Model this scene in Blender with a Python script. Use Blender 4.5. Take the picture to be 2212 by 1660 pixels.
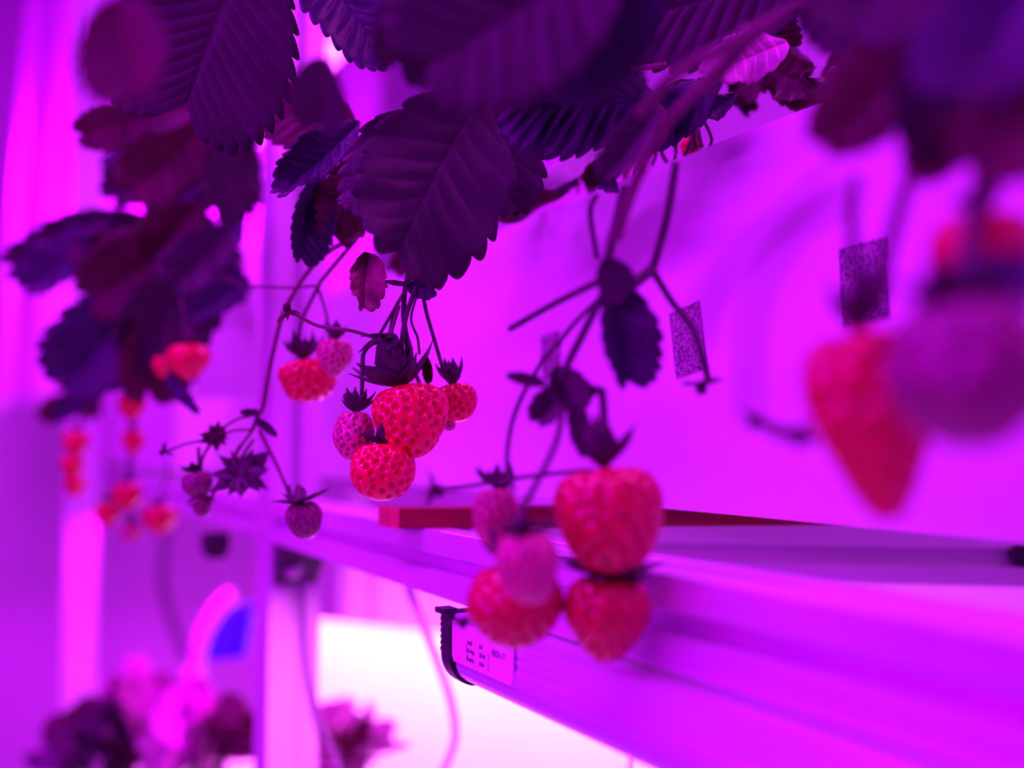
import bpy, bmesh, math, random
import numpy as np
from mathutils import Vector, Matrix, Quaternion
random.seed(7); rng = np.random.RandomState(7)
for o in list(bpy.data.objects): bpy.data.objects.remove(o)
S = bpy.context.scene
COL = S.collection

# ---------------------------------------------------------------- camera
YAW = math.radians(28.2); PITCH = math.radians(3.23); CZ = 1.30
cam = bpy.data.cameras.new('camera'); camo = bpy.data.objects.new('camera', cam); COL.objects.link(camo)
cam.sensor_width = 36; cam.lens = 36; cam.clip_start = 0.01; cam.clip_end = 50
camo.location = (0, 0, CZ)
camo.rotation_euler = (math.radians(90)+PITCH, 0, -YAW)
cam.dof.use_dof = True; cam.dof.focus_distance = 0.50; cam.dof.aperture_fstop = 2.6
S.camera = camo
S.view_settings.view_transform = 'Standard'; S.view_settings.look = 'None'
S.view_settings.gamma = 1; S.view_settings.exposure = 0.0; S.view_settings.use_curve_mapping = False
RM = camo.rotation_euler.to_matrix()
def P(px, py, d):
    """point of the room seen at image position px,py and at depth d metres"""
    return camo.location + RM @ Vector(((px-1106)/2212*d, -(py-830)/2212*d, -d))
def onX(px, py, X):
    r = RM @ Vector(((px-1106)/2212, -(py-830)/2212, -1)); return camo.location + r*(X/r.x)

# ---------------------------------------------------------------- world + lights
w = bpy.data.worlds.new('grow_room_air'); S.world = w; w.use_nodes = True
bg = w.node_tree.nodes['Background']; bg.inputs[0].default_value = (0.44, 0.0, 1.0, 1); bg.inputs[1].default_value = 0.46
def area(name, loc, rot, sx, sy, power, col):
    l = bpy.data.lights.new(name, 'AREA'); l.shape = 'RECTANGLE'; l.size = sx; l.size_y = sy; l.energy = power; l.color = col
    o = bpy.data.objects.new(name, l); COL.objects.link(o); o.location = loc; o.rotation_euler = rot; return o
PINK = (0.55, 0.012, 1.0)
R_ = math.radians
# added aisle fill, overhead lamp light, tube lamp light, added lower tier and wall fill
area('aisle_fill_light', (-0.42, 0.60, CZ+1.10), (0, R_(-38), 0), 0.08, 1.9, 32, PINK)  # added high and narrow, unseen, to light the trough side below the leaf shadow
area('aisle_fill_light', (-0.80, 0.2, CZ+0.25), (0, R_(-80), 0), 0.10, 1.6, 14, (0.60, 0.0, 1.0))  # added low at the left, unseen, for contrast on the berries
area('upper_tier_lamp', (0.50, 0.9, CZ+0.60), (0, 0, 0), 0.05, 2.6, 12, (0.8, 0.03, 1.0))
area('lower_tier_light', (0.235, 0.2, CZ-0.123), (0, 0, 0), 0.02, 1.1, 9, (1.0, 0.13, 1.0))
la = area('lower_tier_light', (0.56, 1.12, CZ-0.13), (0, R_(-38), R_(40.6)), 0.04, 0.9, 9, (1.0, 0.17, 1.0)); la.data.spread = R_(110)  # added and aimed to make the white board glare; no fixture here
area('lower_tier_light', (0.24, 1.45, CZ-0.12), (0, 0, 0), 0.03, 0.9, 4.0, (0.9, 0.0, 1.0))  # added to brighten the lower plants beyond the post; no fixture here
area('far_wall_fill', (0.30, 2.1, CZ+0.9), (R_(42), 0, 0), 1.2, 0.1, 30, (0.66, 0.0, 1.0))  # unseen source added to brighten the far wall and curtain

# ---------------------------------------------------------------- helpers
def tag(o, label=None, cat=None, group=None, kind=None):
    if label: o['label'] = label
    if cat: o['category'] = cat
    if group: o['group'] = group
    if kind: o['kind'] = kind
    return o
def empty(name, loc, label=None, cat=None, group=None):
    o = bpy.data.objects.new(name, None); o.empty_display_size = 0.01; COL.objects.link(o); o.location = loc
    return tag(o, label, cat, group)
def link(name, me, mats, parent=None, smooth=True):
    if not isinstance(mats, (list, tuple)): mats = [mats]
    for m in mats: me.materials.append(m)
    if smooth:
        me.polygons.foreach_set('use_smooth', [True]*len(me.polygons))
    o = bpy.data.objects.new(name, me); COL.objects.link(o)
    if parent is not None:
        o.parent = parent; o.matrix_parent_inverse = Matrix.Translation(-Vector(parent.location))
    return o
class MB:
    def __init__(s): s.v = []; s.f = []; s.m = []
    def add(s, vs, fs, m=0):
        k = len(s.v); s.v += [tuple(v) for v in vs]; s.f += [tuple(i+k for i in f) for f in fs]; s.m += [m]*len(fs)
    def box(s, a, b, m=0):
        x0, y0, z0 = a; x1, y1, z1 = b
        s.add([(x0,y0,z0),(x1,y0,z0),(x1,y1,z0),(x0,y1,z0),(x0,y0,z1),(x1,y0,z1),(x1,y1,z1),(x0,y1,z1)],
              [(0,3,2,1),(4,5,6,7),(0,1,5,4),(1,2,6,5),(2,3,7,6),(3,0,4,7)], m)
    def prism(s, prof, p0, p1, side, up, m=0):
        """extrude a 2-D outline (side, up) from p0 to p1"""
        n = len(prof); p0 = Vector(p0); p1 = Vector(p1); side = Vector(side); up = Vector(up)
        vs = [p0+side*a+up*b for a, b in prof]+[p1+side*a+up*b for a, b in prof]
        fs = [(i, (i+1) % n, n+(i+1) % n, n+i) for i in range(n)]+[tuple(range(n))[::-1], tuple(range(n, 2*n))]
        s.add(vs, fs, m)
    def tube(s, pts, rads, n=8, m=0, sub=6):
        pts = [Vector(p) for p in pts]
        if not isinstance(rads, (list, tuple)): rads = [rads]*len(pts)
        C = []; Rr = []
        for i in range(len(pts)-1):
            a = pts[max(i-1, 0)]; b = pts[i]; c = pts[i+1]; d = pts[min(i+2, len(pts)-1)]
            for k in range(sub):
                t = k/sub
                C.append(0.5*((2*b)+(c-a)*t+(2*a-5*b+4*c-d)*t*t+(3*b-a-3*c+d)*t**3)); Rr.append(rads[i]*(1-t)+rads[i+1]*t)
        C.append(pts[-1]); Rr.append(rads[-1])
        up = Vector((0.13, 0.31, 0.94)); vs = []
        for i, c in enumerate(C):
            d = (C[min(i+1, len(C)-1)]-C[max(i-1, 0)]).normalized()
            x = d.cross(up)
            if x.length < 1e-3: x = d.cross(Vector((1, 0, 0)))
            x.normalize(); up = x.cross(d).normalized()
            for k in range(n):
                a = 2*math.pi*k/n; vs.append(c+(x*math.cos(a)+up*math.sin(a))*Rr[i])
        L = len(C); fs = [(i*n+k, i*n+(k+1) % n, (i+1)*n+(k+1) % n, (i+1)*n+k) for i in range(L-1) for k in range(n)]
        fs += [tuple(range(n))[::-1], tuple(range((L-1)*n, L*n))]
        s.add(vs, fs, m)
    def ball(s, c, r, m=0, sc=(1, 1, 1)):
        n, k = 10, 7; vs = []
        for i in range(k+1):
            a = math.pi*i/k
            for j in range(n):
                b = 2*math.pi*j/n; vs.append((c[0]+r*sc[0]*math.sin(a)*math.cos(b), c[1]+r*sc[1]*math.sin(a)*math.sin(b), c[2]+r*sc[2]*math.cos(a)))
        s.add(vs, [(i*n+j, (i+1)*n+j, (i+1)*n+(j+1) % n, i*n+(j+1) % n) for i in range(k) for j in range(n)], m)
    def build(s, name, mats, parent=None, smooth=False, bevel=0):
        me = bpy.data.meshes.new(name); me.from_pydata(s.v, [], s.f); me.update()
        me.polygons.foreach_set('material_index', s.m)
        bm = bmesh.new(); bm.from_mesh(me); bmesh.ops.recalc_face_normals(bm, faces=bm.faces); bm.to_mesh(me); bm.free()
        o = link(name, me, mats, parent, smooth)
        if bevel:
            b = o.modifiers.new('bevel', 'BEVEL'); b.width = bevel; b.segments = 2; b.limit_method = 'ANGLE'
        return o

# ---------------------------------------------------------------- materials
def mat(name, col, rough=0.5, metal=0, bump=0, bscale=200, var=0, vscale=60, sss=0, sssr=(1, .2, .1), coat=0, trans=0, tcol=None, stretch=None, spec=0.5):
    m = bpy.data.materials.new(name); m.use_nodes = True; nt = m.node_tree; b = nt.nodes['Principled BSDF']
    b.inputs['Base Color'].default_value = (*col, 1); b.inputs['Roughness'].default_value = rough; b.inputs['Metallic'].default_value = metal
    b.inputs['Specular IOR Level'].default_value = spec
    if coat: b.inputs['Coat Weight'].default_value = coat; b.inputs['Coat Roughness'].default_value = 0.08
    if sss:
        b.inputs['Subsurface Weight'].default_value = sss; b.inputs['Subsurface Radius'].default_value = sssr; b.inputs['Subsurface Scale'].default_value = 0.004
    tc = nt.nodes.new('ShaderNodeTexCoord'); src = tc.outputs['Object']
    if stretch:
        mp = nt.nodes.new('ShaderNodeMapping'); mp.inputs['Scale'].default_value = stretch; nt.links.new(src, mp.inputs[0]); src = mp.outputs[0]
    if var:
        n = nt.nodes.new('ShaderNodeTexNoise'); n.inputs['Scale'].default_value = vscale; n.inputs['Detail'].default_value = 4
        nt.links.new(src, n.inputs['Vector'])
        r = nt.nodes.new('ShaderNodeValToRGB'); r.color_ramp.elements[0].position = 0.32; r.color_ramp.elements[1].position = 0.68
        r.color_ramp.elements[0].color = (*[c*(1-var) for c in col], 1); r.color_ramp.elements[1].color = (*[min(1, c*(1+var)) for c in col], 1)
        nt.links.new(n.outputs[0], r.inputs[0]); nt.links.new(r.outputs[0], b.inputs['Base Color'])
    if bump:
        n2 = nt.nodes.new('ShaderNodeTexNoise'); n2.inputs['Scale'].default_value = bscale; n2.inputs['Detail'].default_value = 3
        nt.links.new(src, n2.inputs['Vector'])
        bu = nt.nodes.new('ShaderNodeBump'); bu.inputs['Strength'].default_value = bump; bu.inputs['Distance'].default_value = 0.0006
        nt.links.new(n2.outputs[0], bu.inputs['Height']); nt.links.new(bu.outputs[0], b.inputs['Normal'])
    if trans:
        t = nt.nodes.new('ShaderNodeBsdfTranslucent'); t.inputs[0].default_value = (*(tcol or col), 1)
        mx = nt.nodes.new('ShaderNodeMixShader'); mx.inputs[0].default_value = trans
        out = nt.nodes['Material Output']
        nt.links.new(b.outputs[0], mx.inputs[1]); nt.links.new(t.outputs[0], mx.inputs[2]); nt.links.new(mx.outputs[0], out.inputs[0])
    return m
def emit(name, col, s):
    m = bpy.data.materials.new(name); m.use_nodes = True; b = m.node_tree.nodes['Principled BSDF']
    b.inputs['Emission Color'].default_value = (*col, 1); b.inputs['Emission Strength'].default_value = s; b.inputs['Base Color'].default_value = (.8, .8, .8, 1)
    return m
M_panel = mat('white_trough_plastic', (.80, .80, .80), .32, bump=.04, bscale=900, var=.02, vscale=8, stretch=(1, .08, 1))
M_white = mat('white_painted_board', (.85, .85, .85), .5, var=.04, vscale=6)
M_alu = mat('white_coated_aluminium', (.80, .80, .82), .30, metal=.25, bump=.06, bscale=400, stretch=(1, .03, 1))
M_groove = mat('grey_slot_aluminium', (.42, .42, .45), .45, metal=.5)
M_black = mat('black_plastic', (.02, .02, .025), .4)
M_steel = mat('zinc_steel', (.5, .5, .52), .25, metal=.9)
M_wood = mat('raw_wood', (.24, .02, .02), .7, bump=.5, bscale=300, var=.25, vscale=140, stretch=(.08, .08, 1))
M_woodend = mat('raw_wood_end_grain', (.70, .12, .12), .8, bump=.4, bscale=300, var=.2, vscale=300, stretch=(1, 1, .06))
M_soil = mat('peat_substrate', (.09, .03, .03), .9, bump=1, bscale=260, var=.6, vscale=180)
M_leaf = mat('strawberry_leaf', (.040, .025, .040), .55, bump=.5, bscale=700, var=.22, vscale=55, trans=.16, tcol=(.22, .2, .05), spec=.35)
M_leafr = mat('reddish_strawberry_leaf', (.080, .018, .034), .55, bump=.5, bscale=700, var=.25, vscale=55, trans=.22, tcol=(.36, .06, .06), spec=.35)
M_leafb = mat('bluish_strawberry_leaf', (.022, .018, .050), .5, bump=.5, bscale=700, var=.3, vscale=45, trans=.10, tcol=(.08, .1, .06), spec=.45)
M_leafd = mat('dried_patchy_leaf', (.24, .10, .10), .5, bump=.6, bscale=500, var=.85, vscale=70, trans=.12, tcol=(.4, .1, .08))
M_leafl = mat('leaf_lit_in_colour', (.55, .22, .45), .6, bump=.5, bscale=500, var=.35, vscale=40, trans=.2, tcol=(.5, .3, .3))  # brightness of strongly lit leaves put into the colour
def veined(m, k=2.2):
    nt = m.node_tree; b = nt.nodes['Principled BSDF']; src = b.inputs['Base Color'].links[0].from_socket
    at = nt.nodes.new('ShaderNodeAttribute'); at.attribute_name = 'vein'
    mx = nt.nodes.new('ShaderNodeMix'); mx.data_type = 'RGBA'; hv = nt.nodes.new('ShaderNodeVectorMath'); hv.operation = 'SCALE'; hv.inputs['Scale'].default_value = k
    nt.links.new(src, hv.inputs[0]); nt.links.new(src, mx.inputs[6]); nt.links.new(hv.outputs[0], mx.inputs[7]); nt.links.new(at.outputs['Fac'], mx.inputs[0]); nt.links.new(mx.outputs[2], b.inputs['Base Color'])
for m_ in (M_leaf, M_leafr, M_leafb, M_leafl): veined(m_)
M_sepal = mat('sepal_green', (.06, .05, .05), .5, bump=.4, bscale=900, var=.3, vscale=160, trans=.12, tcol=(.3, .1, .06))
M_stem = mat('hairy_stem', (.13, .06, .07), .5, bump=.5, bscale=1500, var=.3, vscale=120)
M_stemd = mat('dark_stem', (.06, .04, .05), .5, bump=.5, bscale=1500, var=.3, vscale=120)
M_cable = mat('pink_grey_cable', (.62, .45, .6), .5)
M_cabled = mat('purple_grey_cable', (.20, .13, .24), .5)
M_pipe = mat('white_hose_plastic', (.75, .7, .75), .35)
M_blue = mat('blue_plastic', (.04, .02, 1.0), .4)
M_label = mat('paper_label', (.92, .80, .9), .6)
M_ink = mat('printed_ink', (.10, .03, .15), .6)
M_inkr = mat('red_printed_ink', (.9, .12, .3), .6)
M_tube = mat('frosted_tube_plastic', (.62, .55, .70), .22, coat=.5)
M_film = mat('reflective_film', (.88, .86, .88), .25, metal=.5, bump=.5, bscale=12)
M_wall = mat('white_wall_paint', (.72, .72, .72), .6, var=.04, vscale=3)
M_led = emit('led_light_face', (1.0, .07, 1.0), 7.0)

def berrymat(name, c_hi, c_lo, sss, coat):
    """flesh whose pits are painted darker than the ridges between them: pit shade put into the colour, per vertex"""
    m = bpy.data.materials.new(name); m.use_nodes = True; nt = m.node_tree; b = nt.nodes['Principled BSDF']
    at = nt.nodes.new('ShaderNodeAttribute'); at.attribute_name = 'pit'
    mx = nt.nodes.new('ShaderNodeMix'); mx.data_type = 'RGBA'
    mx.inputs[6].default_value = (*c_hi, 1); mx.inputs[7].default_value = (*c_lo, 1)
    nt.links.new(at.outputs['Fac'], mx.inputs[0]); nt.links.new(mx.outputs[2], b.inputs['Base Color'])
    b.inputs['Roughness'].default_value = .22; b.inputs['Subsurface Weight'].default_value = sss
    b.inputs['Subsurface Radius'].default_value = (1, .15, .2); b.inputs['Subsurface Scale'].default_value = .003
    b.inputs['Coat Weight'].default_value = coat; b.inputs['Coat Roughness'].default_value = .12
    tc = nt.nodes.new('ShaderNodeTexCoord'); n2 = nt.nodes.new('ShaderNodeTexNoise'); n2.inputs['Scale'].default_value = 1500
    nt.links.new(tc.outputs['Object'], n2.inputs['Vector']); bu = nt.nodes.new('ShaderNodeBump'); bu.inputs['Strength'].default_value = .12; bu.inputs['Distance'].default_value = .0003
    nt.links.new(n2.outputs[0], bu.inputs['Height']); nt.links.new(bu.outputs[0], b.inputs['Normal'])
    return m
M_ripe = berrymat('ripe_berry_flesh', (.76, .001, .040), (.40, .0, .003), .06, .5)
M_ripe2 = berrymat('deep_ripe_berry_flesh', (.58, .001, .038), (.26, .0, .006), .08, .5)
M_unripe = berrymat('unripe_berry_flesh', (.62, .22, .22), (.22, .05, .06), .12, .25)
M_dusk = berrymat('dark_unripe_berry_flesh', (.26, .10, .14), (.09, .03, .05), .10, .2)
M_seed = mat('achene', (.85, .01, .01), .6, spec=.05)
M_seedu = mat('unripe_achene', (.16, .03, .05), .6, spec=.15)

# ---------------------------------------------------------------- plant builders
def camdir(p): return (camo.location-p).normalized()
def sepals(mb, top, axis, r, n=10, L=None, lift=0.6, m=0, width=.44, seed=0):
    """a ring of pointed sepals round the stalk; lift>0 turns them up away from the fruit"""
    rr = random.Random(seed); L = L or r*.9
    x = axis.orthogonal().normalized(); y = axis.cross(x).normalized()
    for k in range(n):
        a = 2*math.pi*k/n+rr.uniform(-.2, .2); d = x*math.cos(a)+y*math.sin(a); sd = axis.cross(d).normalized()
        l = L*rr.uniform(.75, 1.2); lf = lift+rr.uniform(-.35, .35); wd = l*width*rr.uniform(.8, 1.2)
        c = top.copy(); vs = []; N = 9; ang = lf*.55; step = l/(N-1); tw = rr.uniform(-.5, .5)
        for i in range(N):
            t = i/(N-1); wv = wd*(math.sin(math.pi*min(1, t*.92+.10))**.8)*(1-t**5) if i < N-1 else 0.0002
            dr = d*math.cos(ang)-axis*math.sin(ang); nn = (d*math.sin(ang)+axis*math.cos(ang))
            s2 = (sd*math.cos(tw*t)+nn*math.sin(tw*t))
            vs += [c+s2*wv*.5-nn*wv*.10, c+nn*wv*.09, c-s2*wv*.5-nn*wv*.10]
            c = c+dr*step; ang += lf*.085
        mb.add(vs, [(i*3+j, i*3+j+1, (i+1)*3+j+1, (i+1)*3+j) for i in range(N-1) for j in range(2)], m)

def solidify(o, t):
    s = o.modifiers.new('thickness', 'SOLIDIFY'); s.thickness = t; s.offset = 0

GRP = {}
def berry(px, py, d, wpx, hpx, label, roll=0, lean=0, ripe=1, seg=90, pits=150, shape='cone', lobe=None, lift=.6, sep=1.0, stalk=None,
          group=None, nsep=10, flat=.92, sepn=1, stem_r=.0011, material=None):
    """strawberry whose body is centred at the seen place; roll turns the tip in the picture (deg, + to the right), lean towards the camera"""
    c = P(px, py, d); W = wpx/2212*d; H = hpx/2212*d
    fwd = camdir(c); fwd.z = 0; fwd.normalize(); right = Vector((0, 0, 1)).cross(fwd).normalized()
    ax = Vector((0, 0, -1)); ax = Quaternion(fwd, math.radians(roll)) @ ax
    ax = (ax+fwd*math.tan(math.radians(lean))).normalized()      # from stalk to tip
    sx = (right-ax*right.dot(ax)).normalized(); sy = ax.cross(sx).normalized()
    nu, nv = seg, int(seg*.72)
    T = np.linspace(0, 1, nv); A = np.linspace(0, 2*np.pi, nu, endpoint=False)
    def prof(t):
        th = np.pi*np.clip(t, 0, 1); zn = -np.cos(th); sn = np.sin(th)
        if shape == 'cone':    return sn**.86*(1-.30*zn-.06*zn**2)
        elif shape == 'wide':  return sn**.74*(1-.16*zn)
        elif shape == 'long':  return sn**.80*(1-.42*zn)
        return sn**.88*(1-.10*zn)
    rmax = prof(np.linspace(0, 1, 200)).max()
    ph = rng.uniform(0, 6.28, 4); am = rng.uniform(.01, .035, 4)
    def surf(t, a):
        r = prof(t)/rmax*(W/2)
        k = 1+am[0]*np.cos(2*a+ph[0])+am[1]*np.cos(3*a+ph[1]+2*t)+am[2]*np.cos(5*a+ph[2])*t+am[3]*np.sin(5*t*3+ph[3])
        if lobe is not None:
            la, ls, lt = lobe; da = np.angle(np.exp(1j*(a-la)))
            k = k+ls*np.exp(-(da/.55)**2-((t-lt)/.26)**2)-ls*.35*np.exp(-(((np.abs(da)-.62))/.16)**2-((t-lt)/.3)**2)
        z = -np.cos(np.pi*t)*H/2+.10*H*np.exp(-(t/.13)**2)
        return r*k*np.cos(a), r*k*np.sin(a)*flat, z
    TT, AA = np.meshgrid(T, A, indexing='ij')
    X, Y, Z = surf(TT, AA)
    Pn = np.stack([X, Y, Z], -1)
    du = np.roll(Pn, -1, 1)-np.roll(Pn, 1, 1); dv = np.gradient(Pn, axis=0)
    N = np.cross(dv, du); N /= (np.linalg.norm(N, axis=-1, keepdims=True)+1e-12)
    sgn = np.sign((N[nv//2]*Pn[nv//2]).sum()); N *= sgn
    # achenes on a golden spiral, evenly by area
    ts = np.linspace(0, 1, 400); rr = prof(ts); cum = np.cumsum(rr*(.25+rr/rr.max()*0+np.sin(np.pi*ts)*.75)+.002); cum /= cum[-1]
    k = np.arange(pits)+.5; st = np.interp(k/pits, cum, ts)*.96+.02; sa = k*2.399963+rng.normal(0, .07, pits); st = st+rng.normal(0, .006, pits)
    sxp, syp, szp = surf(st, sa); SP = np.stack([sxp, syp, szp], -1)
    area_ = math.pi*W*H*.8; rp = math.sqrt(area_/pits)*.60
    q = Pn.reshape(-1, 3); dmin = np.full(len(q), 9.)
    el = np.array([1.12, 1.12, .86])
    for s0 in range(pits):
        dd = np.linalg.norm((q-SP[s0])*el, axis=1); dmin = np.minimum(dmin, dd)
    pit = np.clip(1-dmin/rp, 0, 1); pitf = 1-(1-pit)**2*(1+2*pit)*1.0
    depth = (.24 if ripe else .17)*rp*2
    q2 = q-N.reshape(-1, 3)*(pitf*depth)[:, None]
    basis = np.array([list(sx), list(sy), list(ax)])
    V = q2 @ basis + np.array(c)
    F = [(i*nu+j, (i+1)*nu+j, (i+1)*nu+(j+1) % nu, i*nu+(j+1) % nu) for i in range(nv-1) for j in range(nu)]
    verts = V.tolist(); mi = [0]*len(F); attr = pitf.tolist()
    # achenes
    if seg > 60:
        e = rp*.27
        for s0 in range(pits):
            j = np.argmin(np.linalg.norm(q-SP[s0], axis=1)); n = N.reshape(-1, 3)[j]
            cc = SP[s0]-n*depth*.80; tz = np.array([0, 0, 1.])-n*n[2]; tz /= np.linalg.norm(tz)+1e-9; tx = np.cross(n, tz)
            b0 = len(verts)
            pts = [cc+tz*e*1.3, cc+tx*e*.7, cc-tz*e*1.1, cc-tx*e*.7, cc+n*e*.40]
            verts += (np.array(pts) @ basis+np.array(c)).tolist(); attr += [0]*5
            F += [(b0, b0+1, b0+4), (b0+1, b0+2, b0+4), (b0+2, b0+3, b0+4), (b0+3, b0, b0+4)]; mi += [1]*4
    me = bpy.data.meshes.new('flesh'); me.from_pydata(verts, [], F); me.update()
    at = me.attributes.new('pit', 'FLOAT', 'POINT'); at.data.foreach_set('value', attr)
    me.polygons.foreach_set('material_index', mi)
    bm = bmesh.new(); bm.from_mesh(me); bmesh.ops.recalc_face_normals(bm, faces=bm.faces); bm.to_mesh(me); bm.free()
    top = c-ax*H*.44
    e = empty('strawberry', top, label, 'strawberry', group)
    mm = material or (M_ripe if ripe else M_unripe)
    link('flesh', me, [mm, M_seed if ripe else M_seedu], e)
    mb = MB(); tp = c-ax*H*.455
    sepals(mb, tp, ax, W/2, nsep, W*.58*sep, lift, seed=int(px+py))
    if sepn > 1: sepals(mb, tp-ax*.0008, ax, W/2, nsep-2, W*.48*sep, lift+.7, seed=int(px*3+py))
    sp_ = mb.build('calyx', M_sepal, e, smooth=True); solidify(sp_, .0004)
    mb = MB(); pts = [tp+ax*.001]
    if stalk: pts += [P(*s) for s in stalk]
    else: pts += [tp-ax*.012, tp-ax*.022+Vector((0, 0, .006))]
    mb.tube(pts, [stem_r*1.3]+[stem_r]*(len(pts)-1), 7)
    mb.build('stalk', M_stemd, e, smooth=True)
    return e

def leaf_mesh(base, tip, wid, roll=0, fold=.5, curl=.0, teeth=11, pleat=1.0, wav=0.0, res=1.0, pk=.85, name='leaf', mt=None, parent=None, seed=0, round_=.8, asym=0):
    """one strawberry leaflet: toothed edge, side veins running to the teeth, pleats between them"""
    rr = random.Random(seed); ax = tip-base; L = ax.length; ax.normalize()
    mid = (base+tip)/2; v = camdir(mid); n0 = (v-ax*v.dot(ax)).normalized(); n0 = Quaternion(ax, math.radians(roll)) @ n0
    sd = ax.cross(n0).normalized()
    ns = int((teeth*10)*res)+1; ntt = int(14*res)+3; Wd = wid/2
    vs = []; vn = []; ph1 = rr.uniform(0, 6); ph2 = rr.uniform(0, 6)
    S_ = np.linspace(0, 1, ns)
    def W(s): return max(0.0, math.sin(math.pi*min(1, s**round_)))**.62
    for side in (-1, 1):
        for i, s in enumerate(S_):
            # the foot of the side vein on the midrib, and the vein's slant
            foot = s*.86; slant = math.radians(62-46*s)
            w0 = Wd*(math.sin(math.pi*(0.04+.93*s**pk))**.60)*(1+asym*side)
            fr = (s*teeth) % 1.0; tooth = (.095+.02*math.sin(s*9+ph1))*(1-abs(2*fr-.9)) if True else 0
            tooth = .17*(fr**.65-fr**7-.45)
            reach = w0*(1+tooth)/max(.35, math.sin(slant)**.35)
            for j in range(ntt):
                t = j/(ntt-1)
                rea = (w0+(reach-w0)*t**6)*t
                x = rea*math.sin(slant+.25*t); y = foot*L+rea*math.cos(slant)*.75
                if s > .985: pass
                pl = pleat*L*.0105*(abs(math.sin(math.pi*fr))-.5+.35*math.sin(s*23+ph1)+.25*math.sin(s*41+5*t+ph2))*(math.sin(math.pi*min(1, t*1.02))**.6)*min(1, 4*s*(1.02-s)+.15)
                z = pl+wav*L*.07*math.sin(s*7+ph1+side)*t*t+wav*L*.04*math.sin(s*17+ph2)*t**3
                z += -.012*L*math.exp(-(t/.05)**2)
                # fold about the midrib
                fa = fold*(1 if side > 0 else 1); xx = x*math.cos(fa)-z*math.sin(fa)*0; zz = z*math.cos(fa)+x*math.sin(fa)
                # curl along the length
                if abs(curl) > 1e-4:
                    R = L/curl; a = y/R; yy = math.sin(a)*(R-zz); z2 = R-math.cos(a)*(R-zz)
                else: yy, z2 = y, zz
                vs.append(base+ax*yy+sd*(side*xx)+n0*z2)
                vn.append(min(1, math.exp(-(t/.035)**2)+.75*math.exp(-(min(fr, 1-fr)/.09)**2)*(1-t**3)))
    fs = []; o2 = ns*ntt
    for i in range(ns-1):
        for j in range(ntt-1):
            a = i*ntt+j; fs.append((a, a+1, a+ntt+1, a+ntt)); b = o2+a; fs.append((b, b+ntt, b+ntt+1, b+1))
    me = bpy.data.meshes.new(name); me.from_pydata([tuple(v_) for v_ in vs], [], fs); me.update()
    va = me.attributes.new('vein', 'FLOAT', 'POINT'); va.data.foreach_set('value', vn)
    bm = bmesh.new(); bm.from_mesh(me); bmesh.ops.remove_doubles(bm, verts=bm.verts, dist=1e-6); bmesh.ops.recalc_face_normals(bm, faces=bm.faces); bm.to_mesh(me); bm.free()
    o = link(name, me, mt or M_leaf, parent); solidify(o, .00035)
    return o
LC = [0]
def leaf(parent, b, t, wpx, **k):
    """b,t: (px,py,depth) of the leaflet's base and tip; wpx its width in the picture at mean depth"""
    LC[0] += 1; d = (b[2]+t[2])/2; k.setdefault('seed', LC[0])
    return leaf_mesh(P(*b), P(*t), wpx/2212*d, parent=parent, **k)
def stem(parent, pts, r=.0012, name='stem', m=None, n=8):
    mb = MB(); mb.tube([P(*p) for p in pts], r, n); return mb.build(name, m or M_stem, parent, smooth=True)
def bud(px, py, d, wpx, label, name='spent_flower', roll=0, n=8, red=False, stalk=None, lift=.5, cat='flower', axis=None):
    """small flower head: domed middle with a ring of sepals"""
    c = P(px, py, d); r = wpx/2212*d/2; e = empty(name, c, label, cat, None)
    ax = axis or (Quaternion(camdir(c), math.radians(roll)) @ Vector((0, 0, -1)))
    mb = MB(); mb.ball(c, r*.30, sc=(1, 1, 1.1)); mb.build('receptacle', M_leafr if red else M_sepal, e, smooth=True)
    mb = MB(); sepals(mb, c-ax*r*.2, ax, r, n, r*1.05, lift, seed=int(px), width=.42); o = mb.build('calyx', M_leafr if red else M_sepal, e, smooth=True); solidify(o, .0004)
    if stalk:
        mb = MB(); mb.tube([c-ax*r*.2]+[P(*s) for s in stalk], .0009, 7); mb.build('stalk', M_stem, e, smooth=True)
    return e

# ================================================================ the room
def struct(name, mb, m, smooth=False):
    o = mb.build(name, m, None, smooth); o['kind'] = 'structure'; return o
mb = MB(); mb.box((-3, -2.5, -.05), (3, 3.65, 0)); struct('floor', mb, M_wall)
mb = MB(); mb.box((-3, 3.6, 0), (3, 3.65, 2.9)); struct('wall_far', mb, M_wall)
mb = MB(); mb.box((1.55, -2.5, 0), (1.60, 3.6, 2.9)); struct('wall_right', mb, M_wall)

# ---------------------------------------------------------------- T-slot profiles
def slot_profile(wd, ht, g=.008, dp=.011):
    """outline of a slotted square profile, a groove in every face; (side, up) from the centre"""
    a, b = wd/2, ht/2; h = g/2
    q = [(-a, -b), (-h, -b), (-h, -b+dp), (h, -b+dp), (h, -b), (a, -b), (a, -h), (a-dp, -h), (a-dp, h), (a, h), (a, b), (h, b), (h, b-dp), (-h, b-dp), (-h, b), (-a, b), (-a, h), (-a+dp, h), (-a+dp, -h), (-a, -h)]
    return q
UP = (0, 0, 1)
def rail(name, p0, p1, side, wd, ht, label, cat, g=.0085, parent=None, up=UP, m=None, group=None):
    mb = MB(); mb.prism(slot_profile(wd, ht, g), p0, p1, side, up)
    o = mb.build(name, m or M_alu, parent, bevel=.0012)
    return tag(o, label, cat, group) if parent is None else o
ZR = CZ-.0665
rail('shelf_rail', (.25, -.35, ZR), (.25, .852, ZR), (1, 0, 0), .040, .036, 'long white slotted aluminium shelf rail above the tube lamp, running into the foreground', 'rail')
rail('shelf_rail', (.25, .898, ZR), (.25, 2.6, ZR), (1, 0, 0), .040, .036, 'far white slotted aluminium rail beyond the slotted post, under the distant berries', 'rail')
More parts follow.
